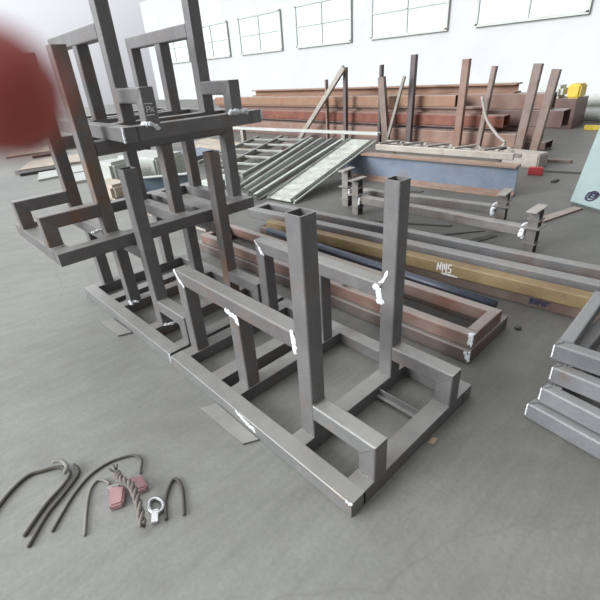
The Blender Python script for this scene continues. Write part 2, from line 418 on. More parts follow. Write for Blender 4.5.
weld(B, [(0, .003, H0-.001), (.002, .001, .05), (.002, .001, .008)], .005, 15, 'weld_bead')
weld(A, [(.001, .004, H0-.002), (-.03, .001, H0-.001)], .006, 16, 'weld_bead')
weld(PA['rail_l'], [(-.86, -.001, H0-.012), (-.79, -.001, H0-.030), (-.70, -.001, H0-.045)], .014, 17, nrm=(0, -1, 0))
# gusset hanging under the arm of the stand lying across the pile
bm = bmesh.new()
V = [bm.verts.new(p) for p in ((-.40, YR+.03, -.001), (-.52, YR+.03, -.001), (-.50, YR+.03, -.09), (-.40, YR+.036, -.001), (-.52, YR+.036, -.001), (-.50, YR+.036, -.09))]
for f in ((0, 1, 2), (3, 4, 5), (0, 1, 4, 3), (1, 2, 5, 4), (2, 0, 3, 5)): bm.faces.new([V[i] for i in f])
finish('gusset_plate', bm, 'stand_pale', C)

def slab(name, label, cat, mat, quad, t, z=0, group=None, lift=0.001):
    """thin plate lying on something; quad = four xy corners"""
    c = Vector((sum(p[0] for p in quad)/4, sum(p[1] for p in quad)/4, z+lift))
    bm = bmesh.new()
    lo = [bm.verts.new((p[0]-c.x, p[1]-c.y, 0)) for p in quad]; hi = [bm.verts.new((p[0]-c.x, p[1]-c.y, t)) for p in quad]
    n = len(quad); bm.faces.new(lo); bm.faces.new(hi)
    for i in range(n): bm.faces.new((lo[i], lo[(i+1) % n], hi[(i+1) % n], hi[i]))
    o = finish(name, bm, mat); o.location = c
    return tag(o, label, cat, group)

slab('steel_strip', 'small flat steel strip under the left edge of the second stand', 'steel strip', 'stand_pale', [(-2.66, -.13), (-2.34, -.11), (-2.30, -.01), (-2.66, -.03)], .012)
slab('steel_plate', 'flat steel plate poking out under the nearest stand\'s left edge', 'steel plate', 'stand_pale', [(-1.12, -.10), (-.70, -.085), (-.66, -.004), (-1.08, -.004)], .012)
slab('offcut', 'tiny orange offcut by the right end of the nearest stand', 'offcut', 'chip', [(.018, .60), (.045, .61), (.04, .66), (.015, .65)], .012)

# ---------------------------------------------------------------- flat rectangular frames
def flat_frame(label, x0, x1, y0, y1, z, h, w, mat, loc=None, rot=0, crosses=(), group=None, mat2=None, name='rectangular_frame', weldmat='weld', welds=True):
    ox, oy = x1, y0
    g = thing(name, label, 'steel frame', (ox, oy, z), rot, group)
    X0 = x0-ox; Y1 = y1-oy; hz = h/2
    tube('long_member', mat, g, (X0, w/2, hz), (0, w/2, hz), w, h)
    tube('long_member', mat2 or mat, g, (X0, Y1-w/2, hz), (0, Y1-w/2, hz), w, h)
    for x in (X0+w/2, -w/2): tube('end_member', mat, g, (x, w, hz), (x, Y1-w, hz), w, h-.001)
    for x in crosses: tube('cross_member', mat, g, (x-ox, w, hz), (x-ox, Y1-w, hz), w*.8, h-.002)
    if welds:
        weld(g, [(-.002, .002, h-.004), (-.001, .001, h*.2)], .007, int(abs(x0)*10), 'weld_bead', weldmat)
    return g
G2 = 'flat frames stacked in the middle of the floor'
f1 = flat_frame('lower rusty rectangular frame under the blue pipe, behind the nearest stand', -3.50, -.155, 1.36, 1.95, 0.0005, .1, .08, 'frame', group=G2, crosses=(-1.2, -2.4), rot=.012)
f2 = flat_frame('upper red-brown rectangular frame lying on another frame behind the nearest stand', -3.40, -.165, 1.395, 1.84, .1015, .1, .075, 'frame_red', group=G2, crosses=(-1.9,), rot=.015)
weld(f2, [(-.018, -.001, .092), (-.012, -.001, .03)], .014, 91, nrm=(0, -1, 0))
weld(f2, [(-.03, .012, .101), (-.005, .03, .101)], .012, 93, nrm=(0, 0, 1))
weld(f1, [(-.03, -.001, .085), (-.012, -.001, .04)], .012, 92, nrm=(0, -1, 0))
strokes(f2, (-.72, -.0005, .012), (1, 0, 0), (0, 0, 1), [[(0, 0), (.1, .9)], [(.3, 0), (.35, .9)], [(.35, .9), (.75, .9)], [(.5, 0), (.55, .8)], [(.8, .1), (.8, .9)]], .09, thick=.012)
strokes(f1, (-.70, -.0005, .012), (1, 0, 0), (0, 0, 1), [[(0, .2), (.3, .8), (.5, .1), (.8, .7)], [(0, .6), (1, .4)]], .08, mat='ink', thick=.014, name='ink_marking')
# blue-black pipe beside the upper frame
bm = bmesh.new(); add_path(bm, [(-2.9, 1.94, .180), (-1.6, 1.93, .180), (-.25, 1.908, .180)], .039, 20, 2)
pp = finish('steel_pipe', bm, 'pipe', None, True); tag(pp, 'blue-black round pipe lying along the back edge of the rusty frames', 'pipe')

for (x_, y_, z_, sz, mt_, lb) in ((-.09, 1.99, .0, .022, 'dark', 'small dark lump of slag on the floor at the end of the rusty frames'), (-1.28, 1.445, .2015, .045, 'frame', 'rough grey lump sitting on the upper rusty frame')):
    bm = bmesh.new(); r_ = bmesh.ops.create_icosphere(bm, subdivisions=3, radius=sz); rn = random.Random(int(sz*1000))
    ph = [rn.uniform(0, 6) for _ in range(6)]
    for v_ in r_['verts']:
        q_ = v_.co/sz; v_.co *= 1 + .22*math.sin(4*q_.x+ph[0])*math.cos(5*q_.y+ph[1]) + .12*math.sin(9*q_.z+ph[2])
        v_.co.z = max(v_.co.z*.6, -sz*.45)
    o = finish('slag_lump', bm, mt_, None, True); o.location = (x_, y_, z_ + sz*.45); tag(o, lb, 'lump')
for x_, y_, lb in ((-.5, 1.905, 'right spacer block under the blue-black pipe'), (-2.6, 1.895, 'left spacer block under the blue-black pipe')):
    o = box('spacer_block', 'frame', None, (0, 0, .0195), (.06, .06, .038)); o.location = (x_, y_, .1015); tag(o, lb, 'spacer')
# two-bar long frame and the yellow and brown tubes in front of it
gA = thing('long_frame', 'long grey two-bar steel frame running behind the yellow tube to the right edge', 'steel frame', (0, 2.53, .005), .085)
tube('long_member', 'long', gA, (-3.60, .285, .20), (2.2, .285, .20), .09, .12)
tube('long_member', 'long', gA, (-3.60, 0, .20), (2.2, 0, .20), .11, .12)
tube('end_member', 'long', gA, (-3.555, .055, .20), (-3.555, .24, .20), .09, .118)
for x in (-2.6, -.8, 1.2): tube('foot', 'long', gA, (x, .03, .07), (x, .32, .07), .09, .138)
g = thing('yellow_tube', 'long yellow-rusted square tube with chalk writing, on top of the brown tube', 'steel tube', (0, 2.395, .1065), .085)
yb = tube('body', 'yellow', g, (-3.12, 0, .055), (2.1, 0.0, .055), .11, .11, hollow=(1, 1))
sc = [[(.0, .1), (.05, .9), (.35, .2), (.4, 1)], [(.6, .1), (.6, .9)], [(.8, .9), (.8, .4), (1.05, .4)], [(1.0, 1), (1.0, 0)], [(1.5, 1), (1.2, .9), (1.2, .55), (1.5, .5), (1.45, .1), (1.2, .1)], [(.55, -.12), (1.9, -.12)], [(.6, -.2), (2.2, -.2)]]
strokes(yb, (-.94, -.0552, .025), (1, 0, 0), (0, 0, 1), sc, .085, thick=.010)
g = thing('brown_tube', 'long brown steel tube on the floor under the yellow tube, dark mark near its right', 'steel tube', (0, 2.46, .0), .085)
bb = tube('body', 'brown', g, (-3.30, 0, .053), (2.1, 0, .053), .16, .105, hollow=(1, 1))
strokes(bb, (-.17, -.0802, .03), (1, 0, 0), (0, 0, 1), [[(0, 0), (.1, 1)], [(.2, .1), (.9, .2), (.9, .9), (.2, .8), (.25, .4)], [(1.2, 0), (1.3, .9), (1.8, .8), (1.9, 0)], [(1.3, .5), (2.4, .4)], [(2.2, 0), (2.2, .9), (2.7, .8)], [(0, .5), (1.2, .45)]], .05, mat='ink', thick=.014, name='ink_marking')

# ---------------------------------------------------------------- H section supports joined by a rail
def h_rail(label, pL, pR, hL, hR, zr, seed):
    g = thing('h_ended_rail', label, 'steel rail', (pL[0], pL[1], 0), 0, 'rails with H section ends')
    v = Vector((pR[0]-pL[0], pR[1]-pL[1], 0)); d = v.normalized(); n = Vector((-d.y, d.x, 0))
    for base, h in ((Vector((0, 0, 0)), hL), (v, hR)):
        prism('h_post', 'hbeam', g, i_poly(.095, .11, .010, .010), base + Vector((0, 0, .0)), base + Vector((0, 0, h)), up=tuple(n))
        bm = bmesh.new(); a = math.atan2(d.y, d.x) + PI/2
        add_box(bm, base + Vector((0, 0, h+.007)), (.30, .10, .014), Matrix.Rotation(a, 4, 'Z'), .002); finish('cap_plate', bm, 'truss', g)
        bm = bmesh.new()
        add_box(bm, base + Vector((0, 0, zr+.06)), (.20, .17, .012), Matrix.Rotation(a, 4, 'Z'), .002); finish('seat_plate', bm, 'hbeam', g)
        q = base + d*(.08 if base.length < 1 else -.08)
        weld(g, [q + n*.04 + Vector((0, 0, zr+.05)), q - n*.06 + Vector((0, 0, zr+.02)), q - n*.07 + Vector((0, 0, zr-.05))], .026 if base.length > 1 else .014, seed)
        for zz, sw in ((.10, .14), (h*.78, .13)):
            bm = bmesh.new(); add_box(bm, base + Vector((0, 0, zz)), (sw, .13, .012), Matrix.Rotation(a, 4, 'Z'), .002); finish('stiffener_plate', bm, 'hbeam', g)
    tube('rail', 'hbeam', g, d*.07 + Vector((0, 0, zr)), v - d*.07 + Vector((0, 0, zr)), .10, .10)
    return g
h_rail('farther of two rails with H section ends, behind the two-bar frame', (-3.22, 3.68), (-1.12, 3.96), .50, .42, .22, 3)
h_rail('nearer rail with H section ends, its right cap plate tilted toward the open floor', (-2.84, 3.46), (-.60, 3.48), .46, .44, .21, 4)

# ---------------------------------------------------------------- big blue grey I beam and truss behind
g = thing('i_beam', 'big blue-grey I-beam with orange flange edges lying on the floor', 'steel beam', (-1.53, 5.32, 0), math.atan2(.2, 2.45))
Lb = 2.95
bm = bmesh.new(); add_prism(bm, i_poly(.20, .43, .022, .016), (-Lb, 0, .215), (0, 0, .215)); finish('web_and_flanges', bm, 'bluebeam', g)
box('top_flange_edge', 'orange', g, (-Lb/2, -.101, .42), (Lb, .004, .024), bev=0)
box('top_flange_skin', 'orange', g, (-Lb/2, 0, .4325), (Lb, .20, .004), bev=0)
box('bottom_flange_edge', 'orange', g, (-Lb/2, -.102, .02), (Lb, .006, .04), bev=0)
box('primer_band', 'orange', g, (-Lb/2, -.012, .045), (Lb, .012, .05), bev=0)
TL = -2.25
g = thing('angle_truss', 'pale lattice truss of steel angles lying along the top of the I-beam', 'truss', (-1.75, 5.52, .0), math.atan2(.2, 2.45))
tube('chord', 'truss', g, (TL, .02, .50), (.05, .0, .50), .05, .10)
tube('chord', 'truss', g, (TL, .40, .53), (.05, .36, .45), .05, .06)
for k in range(5):
    x = -2.2 + k*.45
    tube('lattice_bar', 'truss', g, (x, .03, .56), (x+.20, .38, .56), .05, .03)
    tube('lattice_bar', 'truss', g, (x+.24, .38, .545), (x+.42, .03, .565), .04, .03)
for x in (-2.0, -.2): tube('foot', 'truss', g, (x, .20, .0), (x, .20, .50), .06, .06)
tube('foot_bearer', 'truss', g, (-2.0, .04, .475), (-2.0, .40, .475), .05, .05); tube('foot_bearer', 'truss', g, (-.2, .04, .455), (-.2, .40, .455), .05, .05)

# ---------------------------------------------------------------- galvanized goods leaning up on the beam
def lean(a, b, t): return Vector(a).lerp(Vector(b), t)
g = thing('perforated_tray', 'wide galvanized perforated tray leaning up onto the I-beam', 'tray')
n0, n1 = Vector((-4.22, 3.24, .02)), Vector((-4.44, 5.50, .565))
prism('tray', 'tray', g, [(-.24, 0), (.24, 0), (.24, .05), (.232, .05), (.232, .008), (-.232, .008), (-.232, .05), (-.24, .05)], n0, n1)
d, s, u = basis(n0, n1, (0, 0, 1))
bm = bmesh.new()
for i in range(1, 60):
    q = lean(n0, n1, i/60)
    add_box(bm, q + u*.016, (.44, .020, .016), Matrix(((s.x, d.x, u.x, 0), (s.y, d.y, u.y, 0), (s.z, d.z, u.z, 0), (0, 0, 0, 1))), 0)
finish('rib_pattern', bm, 'tray', g)
tube('side_lip', 'galv', g, n0 + s*.30, n1 + s*.30, .03, .03); tube('side_lip', 'galv', g, n0 - s*.262, n1 - s*.262, .03, .03)
for i in (.03, .5, .97): tube('tie_bar', 'galv', g, lean(n0, n1, i) + s*.24 + u*.0, lean(n0, n1, i) + s*.30, .03, .02)
labs = ['galvanized bar of the bundle directly beside the perforated tray', 'galvanized channel bar second from the perforated tray', 'galvanized bar third from the perforated tray', 'galvanized channel bar fourth from the perforated tray',
        'galvanized bar fifth from the perforated tray', 'galvanized channel bar third from the ladders\' side of the bundle', 'galvanized bar next to last, beside the outermost bar of the bundle', 'outermost galvanized bar of the bundle, next to the ladders']
for i in range(8):
    a = Vector((-4.58 - i*.125, 3.10 + i*.04, .04)); b = Vector((-5.00 - i*.20, 5.8 + .05*i, .50 - .015*i))
    o = prism('galvanized_bar', ('galv_dull', 'galv', 'galv_dull')[i % 3], None, c_poly(.06, .06, .008) if i % 2 else l_poly(.07, .06, .008), Vector((0, 0, 0)), b-a)
    o.location = a; tag(o, labs[i], 'steel bar', 'galvanized bars leaning by the tray')
tr = thing('bearer_beam', 'rusty bearer under the far ends of the galvanized bars', 'steel beam', (-6.2, 5.9, 0))
tube('body', 'rust_mauve', tr, (-.9, 0, .15), (1.3, -.1, .15), .12, .30)
def ladder(label, a, b, w, n):
    g = thing('steel_ladder', label, 'ladder', tuple(a), 0, 'pale steel ladders at the back')
    a, b = Vector((0, 0, 0)), Vector(b) - Vector(a); d, s, u = basis(a, b, (0, 0, 1))
    for k in (-1, 1): tube('side_rail', 'galv_dull', g, a + s*k*w/2, b + s*k*w/2, .06, .08)
    for i in range(n):
        q = lean(a, b, (i+.5)/n); tube('rung', 'galv_dull', g, q - s*(w/2-.03), q + s*(w/2-.03), .09 if i == n-1 else .05, .05)
ladder('pale steel ladder frame at the far left of the galvanized bundle', (-7.6, 4.25, .06), (-8.2, 6.5, .27), .95, 5)
ladder('wider pale steel ladder lying between another ladder and the galvanized bars', (-6.42, 3.75, .06), (-7.1, 6.3, .37), .80, 6)
o = tube('pale_tube', 'white', None, (0, 0, 0), (4.9, .55, 0), .16, .06); o.location = (-10.3, 6.75, .39); tag(o, 'long pale square tube crossing behind the ladders', 'steel tube')
o = tube('pale_tube_support', 'truss', None, (0, 0, 0), (0, 0, .355), .12, .12); o.location = (-9.9, 6.8, 0); tag(o, 'short block propping the left end of the pale tube', 'prop')
o = tube('pale_tube_support', 'truss', None, (0, 0, 0), (0, 0, .355), .12, .12); o.location = (-6.35, 7.19, 0); tag(o, 'short block propping the right end of the pale tube', 'prop')

# ---------------------------------------------------------------- rusty beam rack
GR = 'rusty beams stacked on the rack'
def rusty(label, kind, x0, x1, y, z0, z1, w, mat, dy=0):
    h = z1 - z0; c = (z0+z1)/2
    poly = {'c': c_poly(w, h, .03), 'i': i_poly(w, h, .03, .02), 'b': [(-w/2, -h/2), (w/2, -h/2), (w/2, h/2), (-w/2, h/2)]}[kind]
    bm = bmesh.new()
    if kind == 'b': add_tube(bm, (x0-x1, 0, h/2), (0, dy, h/2), w, h, hollow=(0, 1), r=.015, wall=.012)
    elif kind == 'c': add_prism(bm, [(-a, b) for a, b in poly] if 0 else [(-a, b) for a, b in poly], (x0-x1, 0, h/2), (0, dy, h/2))
    else: add_prism(bm, poly, (x0-x1, 0, h/2), (0, dy, h/2))
    o = finish('rusty_beam', bm, mat); o.location = (x1, y, z0)
    return tag(o, label, 'steel beam', GR)
rusty('lowest rusty tan beam in front on the floor below the rack', 'b', -13.5, -3.05, 8.42, .0, .105, .30, 'rust_mauve')
rusty('pinkish tan box beam ending just left of the curved strap, second from the floor', 'b', -13.5, -2.80, 8.46, .106, .37, .32, 'rust_tan')
rusty('mauve brown beam between the tan beam and the bright red one', 'i', -13.5, -3.25, 8.46, .371, .475, .30, 'rust_mauve')
rusty('bright red rusted channel beam in the middle of the stack', 'b', -13.5, -3.09, 8.45, .476, .70, .28, 'rust_red')
rusty('rusty tan I-beam lying on the bright red beam', 'i', -13.5, -3.60, 8.47, .701, .85, .26, 'rust_tan')
rusty('orange rusted box beam on top of the front stack', 'b', -13.5, -4.2, 8.47, .851, 1.08, .26, 'rust_orange')
rusty('large dark red box beam jutting farthest right behind the uprights', 'b', -11.0, -2.19, 9.05, .44, .76, .40, 'rust_mauve')
rusty('beam beneath the large dark red box beam, in its shade', 'b', -11.0, -2.6, 9.05, .16, .439, .36, 'rust_mauve')
rusty('dull beam resting on the floor at the bottom of the rear stack', 'b', -11.0, -2.4, 9.05, .0, .159, .40, 'rust_mauve')
rusty('pink tan beam on top of the large dark red box beam', 'b', -11.0, -2.5, 9.05, .761, 1.06, .36, 'rust_tan')
rusty('topmost tan beam of the rear stack', 'i', -12.0, -3.2, 9.05, 1.061, 1.25, .34, 'rust_orange')
def upright(label, x, y, x2, zt, w, mat, d=.10, group='rack uprights in front of the rusty beams', dy=0.0, zb=0):
    o = tube('rack_upright', mat, None, (0, 0, 0), (x2-x, dy, zt-zb), w, d, up=(0, 1, 0)); o.location = (x, y, zb)
    return tag(o, label, 'rack post', group)
upright('dark thin upright left of two near the centre of the rack', -7.10, 8.1, -7.09, 1.75, .09, 'upright_dark')
upright('thin brown upright just right of the long diagonal brace', -7.75, 8.1, -7.75, 1.5, .05, 'upright')
upright('thin dark upright between the two pale leaning posts', -6.0, 8.1, -5.98, 1.75, .07, 'upright_dark')
upright('wide pale upright in the middle of the rack', -5.70, 8.0, -5.90, 1.5, .17, 'upright')
upright('dark upright directly right of the wide pale one', -5.15, 8.1, -5.12, 1.9, .13, 'upright_dark')
upright('stout tan upright crossing the bright red beam', -3.85, 7.95, -3.83, 1.75, .15, 'rust_tan')
upright('slim tan upright right of the stout tan one', -3.40, 7.98, -3.27, 1.6, .09, 'upright')
upright('stout brown upright near the right end of the rack', -2.60, 8.0, -2.50, 1.6, .15, 'upright')
upright('rightmost brown upright of the rack, leaning right', -2.30, 7.95, -2.17, 1.5, .14, 'upright')
o = tube('diagonal_brace', 'truss', None, (0, 0, 0), (1.75, .0, 1.75), .12, .08, up=(0, 1, 0)); o.location = (-8.75, 7.95, .0); tag(o, 'long pale diagonal brace at the left of the rack', 'brace')
o = tube('diagonal_brace', 'truss', None, (0, 0, 0), (.45, 0, 1.5), .07, .05, up=(0, 1, 0)); o.location = (-5.28-.35, 7.85, .0); tag(o, 'slim pale brace leaning between two uprights at centre', 'brace')
path('curved_strap', 'truss', None, [(-3.35, 7.78, 1.1), (-3.2, 7.78, .7), (-2.95, 7.78, .42), (-2.78, 7.78, .28), (-2.95, 7.75, .10), (-3.1, 7.72, .035)], .03)
tag(bpy.data.objects['curved_strap'], 'curved pale strap hanging in front of the tan beam ends', 'strap')

# small items right of the rack
o = box('concrete_block', 'concrete', None, (0, 0, .12), (.75, .35, .24), rotz=-.12, bev=.02); o.location = (-2.25, 7.35, .0); tag(o, 'pale broken concrete block at the foot of the right uprights', 'block')
o = box('red_bracket', 'redpaint', None, (0, 0, .06), (.22, .12, .12), rotz=.3, bev=.01); o.location = (-1.78, 6.75, 0); tag(o, 'small red painted bracket on the floor past the I-beam end', 'bracket')
slab('scrap_strip', 'brown scrap strip on the floor beside the red bracket', 'scrap strip', 'dark', [(-1.75, 7.0), (-1.25, 7.12), (-1.24, 7.18), (-1.75, 7.08)], .02)
slab('scrap_strip', 'short dark scrap on open floor right of the red bracket', 'scrap strip', 'dark', [(-1.40, 6.35), (-1.35, 6.37), (-1.33, 6.50), (-1.39, 6.50)], .03)
slab('scrap_strip', 'brown scrap lying at the base of the rightmost rack upright', 'scrap strip', 'upright', [(-2.05, 7.75), (-1.60, 7.85), (-1.60, 7.95), (-2.05, 7.88)], .05)
slab('flat_bar', 'orange-brown flat bar running to the foot of the pale green panel', 'flat bar', 'rust_tan', [(-.93, 4.45), (-.80, 4.44), (-.62, 5.20), (-.72, 5.22)], .02)
for (q, lb) in (([(-3.2, 4.60), (-2.72, 4.80), (-2.70, 4.88), (-3.2, 4.66)], 'dark scrap sliver on the floor just in front of the I-beam'),
                ([(-2.6, 3.22), (-1.60, 3.68), (-1.58, 3.73), (-2.6, 3.27)], 'long thin dark sliver on the floor between the rails'),
                ([(-1.62, 3.28), (-1.24, 3.74), (-1.20, 3.78), (-1.58, 3.27)], 'thin dark sliver right of the long one, under the rail'),
                ([(-1.25, 3.32), (-1.10, 3.70), (-1.02, 3.70), (-1.15, 3.28)], 'short brown scrap beside the right H section post')):
    slab('scrap_sliver', lb, 'scrap', 'dark', q, .01)

# pale green panel at the right edge, leaning back with painted marks
bm = bmesh.new()
P = [(-.82, 5.36, .0), (.45, 4.75, .0), (.60, 6.1, 1.15), (-.98, 6.75, 1.15)]
nn = (Vector(P[1])-Vector(P[0])).cross(Vector(P[3])-Vector(P[0])).normalized()
c0 = Vector(P[0]); a = [bm.verts.new(Vector(p)-c0) for p in P]; b = [bm.verts.new(Vector(p)-c0 - nn*.05) for p in P]
bm.faces.new(a); bm.faces.new(b)
for i in range(4): bm.faces.new((a[i], a[(i+1) % 4], b[(i+1) % 4], b[i]))
pn = thing('painted_panel', 'pale green-white sloping panel with dark painted marks at the right edge', 'panel', (c0.x, c0.y, .04))
finish('sheet', bm, 'panel', pn)
ux = (Vector(P[1])-Vector(P[0])).normalized(); uy = nn.cross(ux)
circ = lambda cx, cy, r, a0=0, a1=360: [(cx+r*math.cos(math.radians(t)), cy+r*math.sin(math.radians(t))) for t in range(a0, a1+1, 24)]
org = ux*.20 + uy*.14 + nn*.0005
strokes(pn, org, ux, uy, [circ(0, 0, 1), circ(.1, .1, .55), [(-1.1, .5), (1.1, .6)], [(-.6, 0), (.7, .2)], [(-.5, -.7), (-.3, .9)]], .07, mat='ink', thick=.02, name='painted_mark')
strokes(pn, org + ux*.02 + uy*.33, ux, uy, [[(-.9, .1), (.9, -.3)], [(-.9, .4), (.9, .1)], [(-.7, -.1), (.6, -.4)]], .07, mat='ink', thick=.03, name='painted_mark')

# far right: bundle of pipes, yellow rail, crate
for i, (x, y, z, lb) in enumerate(((-3.0, 13.6, .55, 'upper white pipe of the far right stack'), (-3.0, 13.4, .20, 'lower white pipe of the far right stack'))):
    bm = bmesh.new(); add_path(bm, [(-.6, 0, 0), (1, .1, 0), (3.2, .2, 0)], .16, 16, 2)
    o = finish('white_pipe', bm, 'white', None, True); o.location = (x, y, z+.17-.2+.0); tag(o, lb, 'pipe', 'white pipes far right')
o = box('pipe_cradle', 'blue', None, (0, 0, .14), (.3, 1.0, .28)); o.location = (-2.2, 14.6, 0); tag(o, 'blue cradle behind the far right pipes', 'cradle')
o = box('yellow_rail', 'yellowpaint', None, (0, 0, .05), (3.2, .10, .10)); o.location = (-1.0, 12.0, 0); tag(o, 'yellow painted rail on the far right floor', 'rail')
g = thing('goods_crate', 'crate with white and yellow ends beyond the rusty beam ends', 'crate', (-3.4, 12.4, 0))
box('base', 'rust_mauve', g, (0, 0, .35), (1.0, .9, .70)); box('white_bag', 'white', g, (-.2, -.1, .85), (.6, .6, .30), bev=.08); box('yellow_cap', 'yellowpaint', g, (.35, -.1, .86), (.3, .5, .32), bev=.04)

# ---------------------------------------------------------------- stack of square frames at the lower right
G3 = 'clean square tube frames stacked at lower right'
flat = [('bottom clean steel frame of the lower right stack', .30, 1.13, 0.0005, -8), ('second clean steel frame from the bottom at lower right', .335, 1.17, .107, -8),
        ('third clean steel frame from the bottom at lower right', .345, 1.235, .213, -2), ('topmost clean steel frame of the lower right stack, dark open middle', .315, 1.285, .320, 2)]
for lb, x, y, z, r in flat:
    g = thing('square_frame', lb, 'steel frame', (x, y, z), math.radians(r), G3)
    hh, ww, LX, LY = .10, .07, 1.3, .78
    tube('long_member', 'frame_clean', g, (0, ww/2, hh/2), (LX, ww/2, hh/2), ww, hh); tube('long_member', 'frame_clean', g, (0, LY-ww/2, hh/2), (LX, LY-ww/2, hh/2), ww, hh)
    for xx in (ww/2, LX-ww/2): tube('end_member', 'frame_clean', g, (xx, ww, hh/2), (xx, LY-ww, hh/2), ww, hh-.001)
    weld(g, [(.002, .004, hh), (.03, .05, hh+.001), (ww, ww, hh)], .006, int(z*100), 'weld_bead', 'frame_clean')
    weld(g, [(.0, .0, hh-.003), (.0, .0, .02)], .004, int(z*90), 'weld_bead', 'chalk')

# ---------------------------------------------------------------- cables, glove-like pad and rope at lower left
def cable(label, pts, r, mat='cable', name='welding_cable'):
    c = Vector(pts[0]); o = path(name, mat, None, [Vector(p)-c for p in pts], r, 8, 8); o.location = c
    return tag(o, label, 'cable', 'cables on the floor')
cable('dark cable bending through a taped corner at the lower left', [(-1.02, -1.42, .009), (-1.20, -1.22, .009), (-1.31, -1.10, .009), (-1.36, -1.00, .009), (-1.335, -.93, .010), (-1.31, -.88, .012), (-1.27, -.845, .012), (-1.20, -.835, .012), (-1.15, -.89, .012), (-1.10, -.98, .010), (-1.0, -1.10, .009)], .009)
cable('second dark cable strand running beside the taped corner', [(-1.255, -.80, .009), (-1.18, -.80, .009), (-1.10, -.90, .009), (-1.04, -.99, .009), (-.93, -1.10, .008)], .008)
o = path('tape_wrap', 'cable_pale', None, [(-.06, -.035, 0), (-.03, 0, 0), (.03, .008, 0), (.065, -.015, 0)], .011); o.location = (-1.255, -.84, .047); tag(o, 'frayed pale tape bundle where the dark cables bend', 'tape')
cable('long grey cable arching up to the left of the pink pads', [(-.93, -1.0, .007), (-1.00, -.93, .007), (-1.07, -.85, .007), (-1.12, -.76, .007), (-1.13, -.67, .007), (-1.11, -.60, .008), (-1.07, -.54, .009), (-1.01, -.53, .010), (-.96, -.555, .012), (-.93, -.57, .012)], .0065)
cable('pale cable looping around the left side of the pink pads', [(-.80, -.90, .007), (-.92, -.85, .007), (-1.02, -.80, .007), (-1.06, -.75, .007), (-1.03, -.72, .008), (-.99, -.71, .008)], .0065, 'cable_pale')
cable('short dark doubled cable right of the pink pads', [(-.60, -.60, .009), (-.70, -.55, .009), (-.77, -.48, .009), (-.755, -.455, .009), (-.68, -.47, .009), (-.56, -.53, .009)], .008)
def pad(label, quad, h):
    bm = bmesh.new(); n = len(quad)
    lo = [bm.verts.new((x, y, 0)) for x, y in quad]; hi = [bm.verts.new((x*.92, y*.92, h)) for x, y in quad]
    bm.faces.new(lo); bm.faces.new(hi)
    for i in range(n): bm.faces.new((lo[i], lo[(i+1) % n], hi[(i+1) % n], hi[i]))
    bmesh.ops.bevel(bm, geom=list(bm.edges), offset=.008, segments=2, affect='EDGES')
    return bm
g = thing('pink_pad', 'pink pad with a pale rim, left of the two under the rope clamp', 'pad', (-.87, -.70, 0), 0, 'pink pads under the rope')
finish('cushion', pad('', [(-.09, -.02), (-.03, .04), (.06, -.01), (.035, -.07)], .035), 'pink', g)
finish('pale_rim', pad('', [(-.105, -.03), (-.07, .03), (-.055, .02), (-.085, -.035)], .032), 'palegrey', g)
g = thing('pink_pad', 'pink pad on the right of the rope clamp', 'pad', (-.87, -.60, 0), .1, 'pink pads under the rope')
finish('cushion', pad('', [(-.07, -.02), (-.03, .035), (.065, .01), (.04, -.04)], .035), 'pink', g)
# braided rope end: three strands winding round each other
g = thing('braided_rope', 'frayed braided rope end crossing the two pink pads', 'rope', (-.98, -.665, .056))
axis = [Vector((0, 0, 0)), Vector((.06, .0, .01)), Vector((.14, .02, .012)), Vector((.24, .005, .0)), Vector((.36, -.03, -.01))]
def ax(t):
    k = min(int(t*4), 3); f = t*4-k; a, b, c, d = axis[max(k-1, 0)], axis[k], axis[k+1], axis[min(k+2, 4)]
    return .5*((2*b) + (c-a)*f + (2*a-5*b+4*c-d)*f*f + (3*b-a-3*c+d)*f**3)
for s3 in range(3):
    pts = []
    for i in range(41):
        t = i/40; a = t*22 + s3*2.094; p = ax(t); pts.append(p + Vector((0, math.cos(a)*.011, math.sin(a)*.011)))
    path('strand', 'rope', g, pts, .0095, 7, 2)
for s3 in range(5):
    a = s3*1.3; path('frayed_wire', 'dark', g, [(0, 0, 0), (-.02, math.cos(a)*.012, .008+math.sin(a)*.008), (-.04, math.cos(a)*.022, .012+math.sin(a)*.014)], .004, 5, 3)
g = thing('ground_clamp', 'small bright metal clamp ring at the bottom of the rope', 'clamp', (-.70, -.60, .012))
pts = [(math.cos(t/10*2*PI)*.045, math.sin(t/10*2*PI)*.03, 0) for t in range(11)]
path('ring', 'chrome', g, pts, .010, 8, 4)
box('jaw', 'chrome', g, (.05, -.03, .0), (.07, .03, .016), rotz=-.5)

# ---------------------------------------------------------------- clutter between the stands and the far floor at left
GB = 'boards scattered on the far left floor'
slab('board', 'large tan board lying on the far left floor', 'board', 'board', [(-11.75, 1.25), (-11.4, 2.9), (-12.9, 3.4), (-13.1, 1.9)], .05, 0, GB)
slab('board', 'white board nearest on the far left floor, left of the tilted arm', 'board', 'white', [(-9.95, 1.25), (-10.05, 2.9), (-10.85, 3.1), (-10.9, 1.5)], .04, 0, GB)
slab('board', 'dark brown torn board between the tan and white boards', 'board', 'dark', [(-11.06, 1.15), (-11.0, 2.0), (-11.25, 2.1), (-11.6, 1.15)], .06, 0, GB)
slab('board', 'second small dark board farther out than the tan board', 'board', 'dark', [(-13.9, 2.1), (-13.8, 3.0), (-14.2, 3.1), (-14.4, 2.3)], .06, 0, GB)
slab('board', 'pale board farthest out on the left floor', 'board', 'board', [(-14.8, 1.6), (-14.5, 3.6), (-15.8, 3.9), (-16.2, 2.2)], .05, 0, GB)
slab('board', 'white board showing between the two leaning rusty posts', 'board', 'white', [(-8.9, 1.5), (-8.75, 2.4), (-9.75, 2.6), (-9.85, 1.8)], .05, 0, GB)
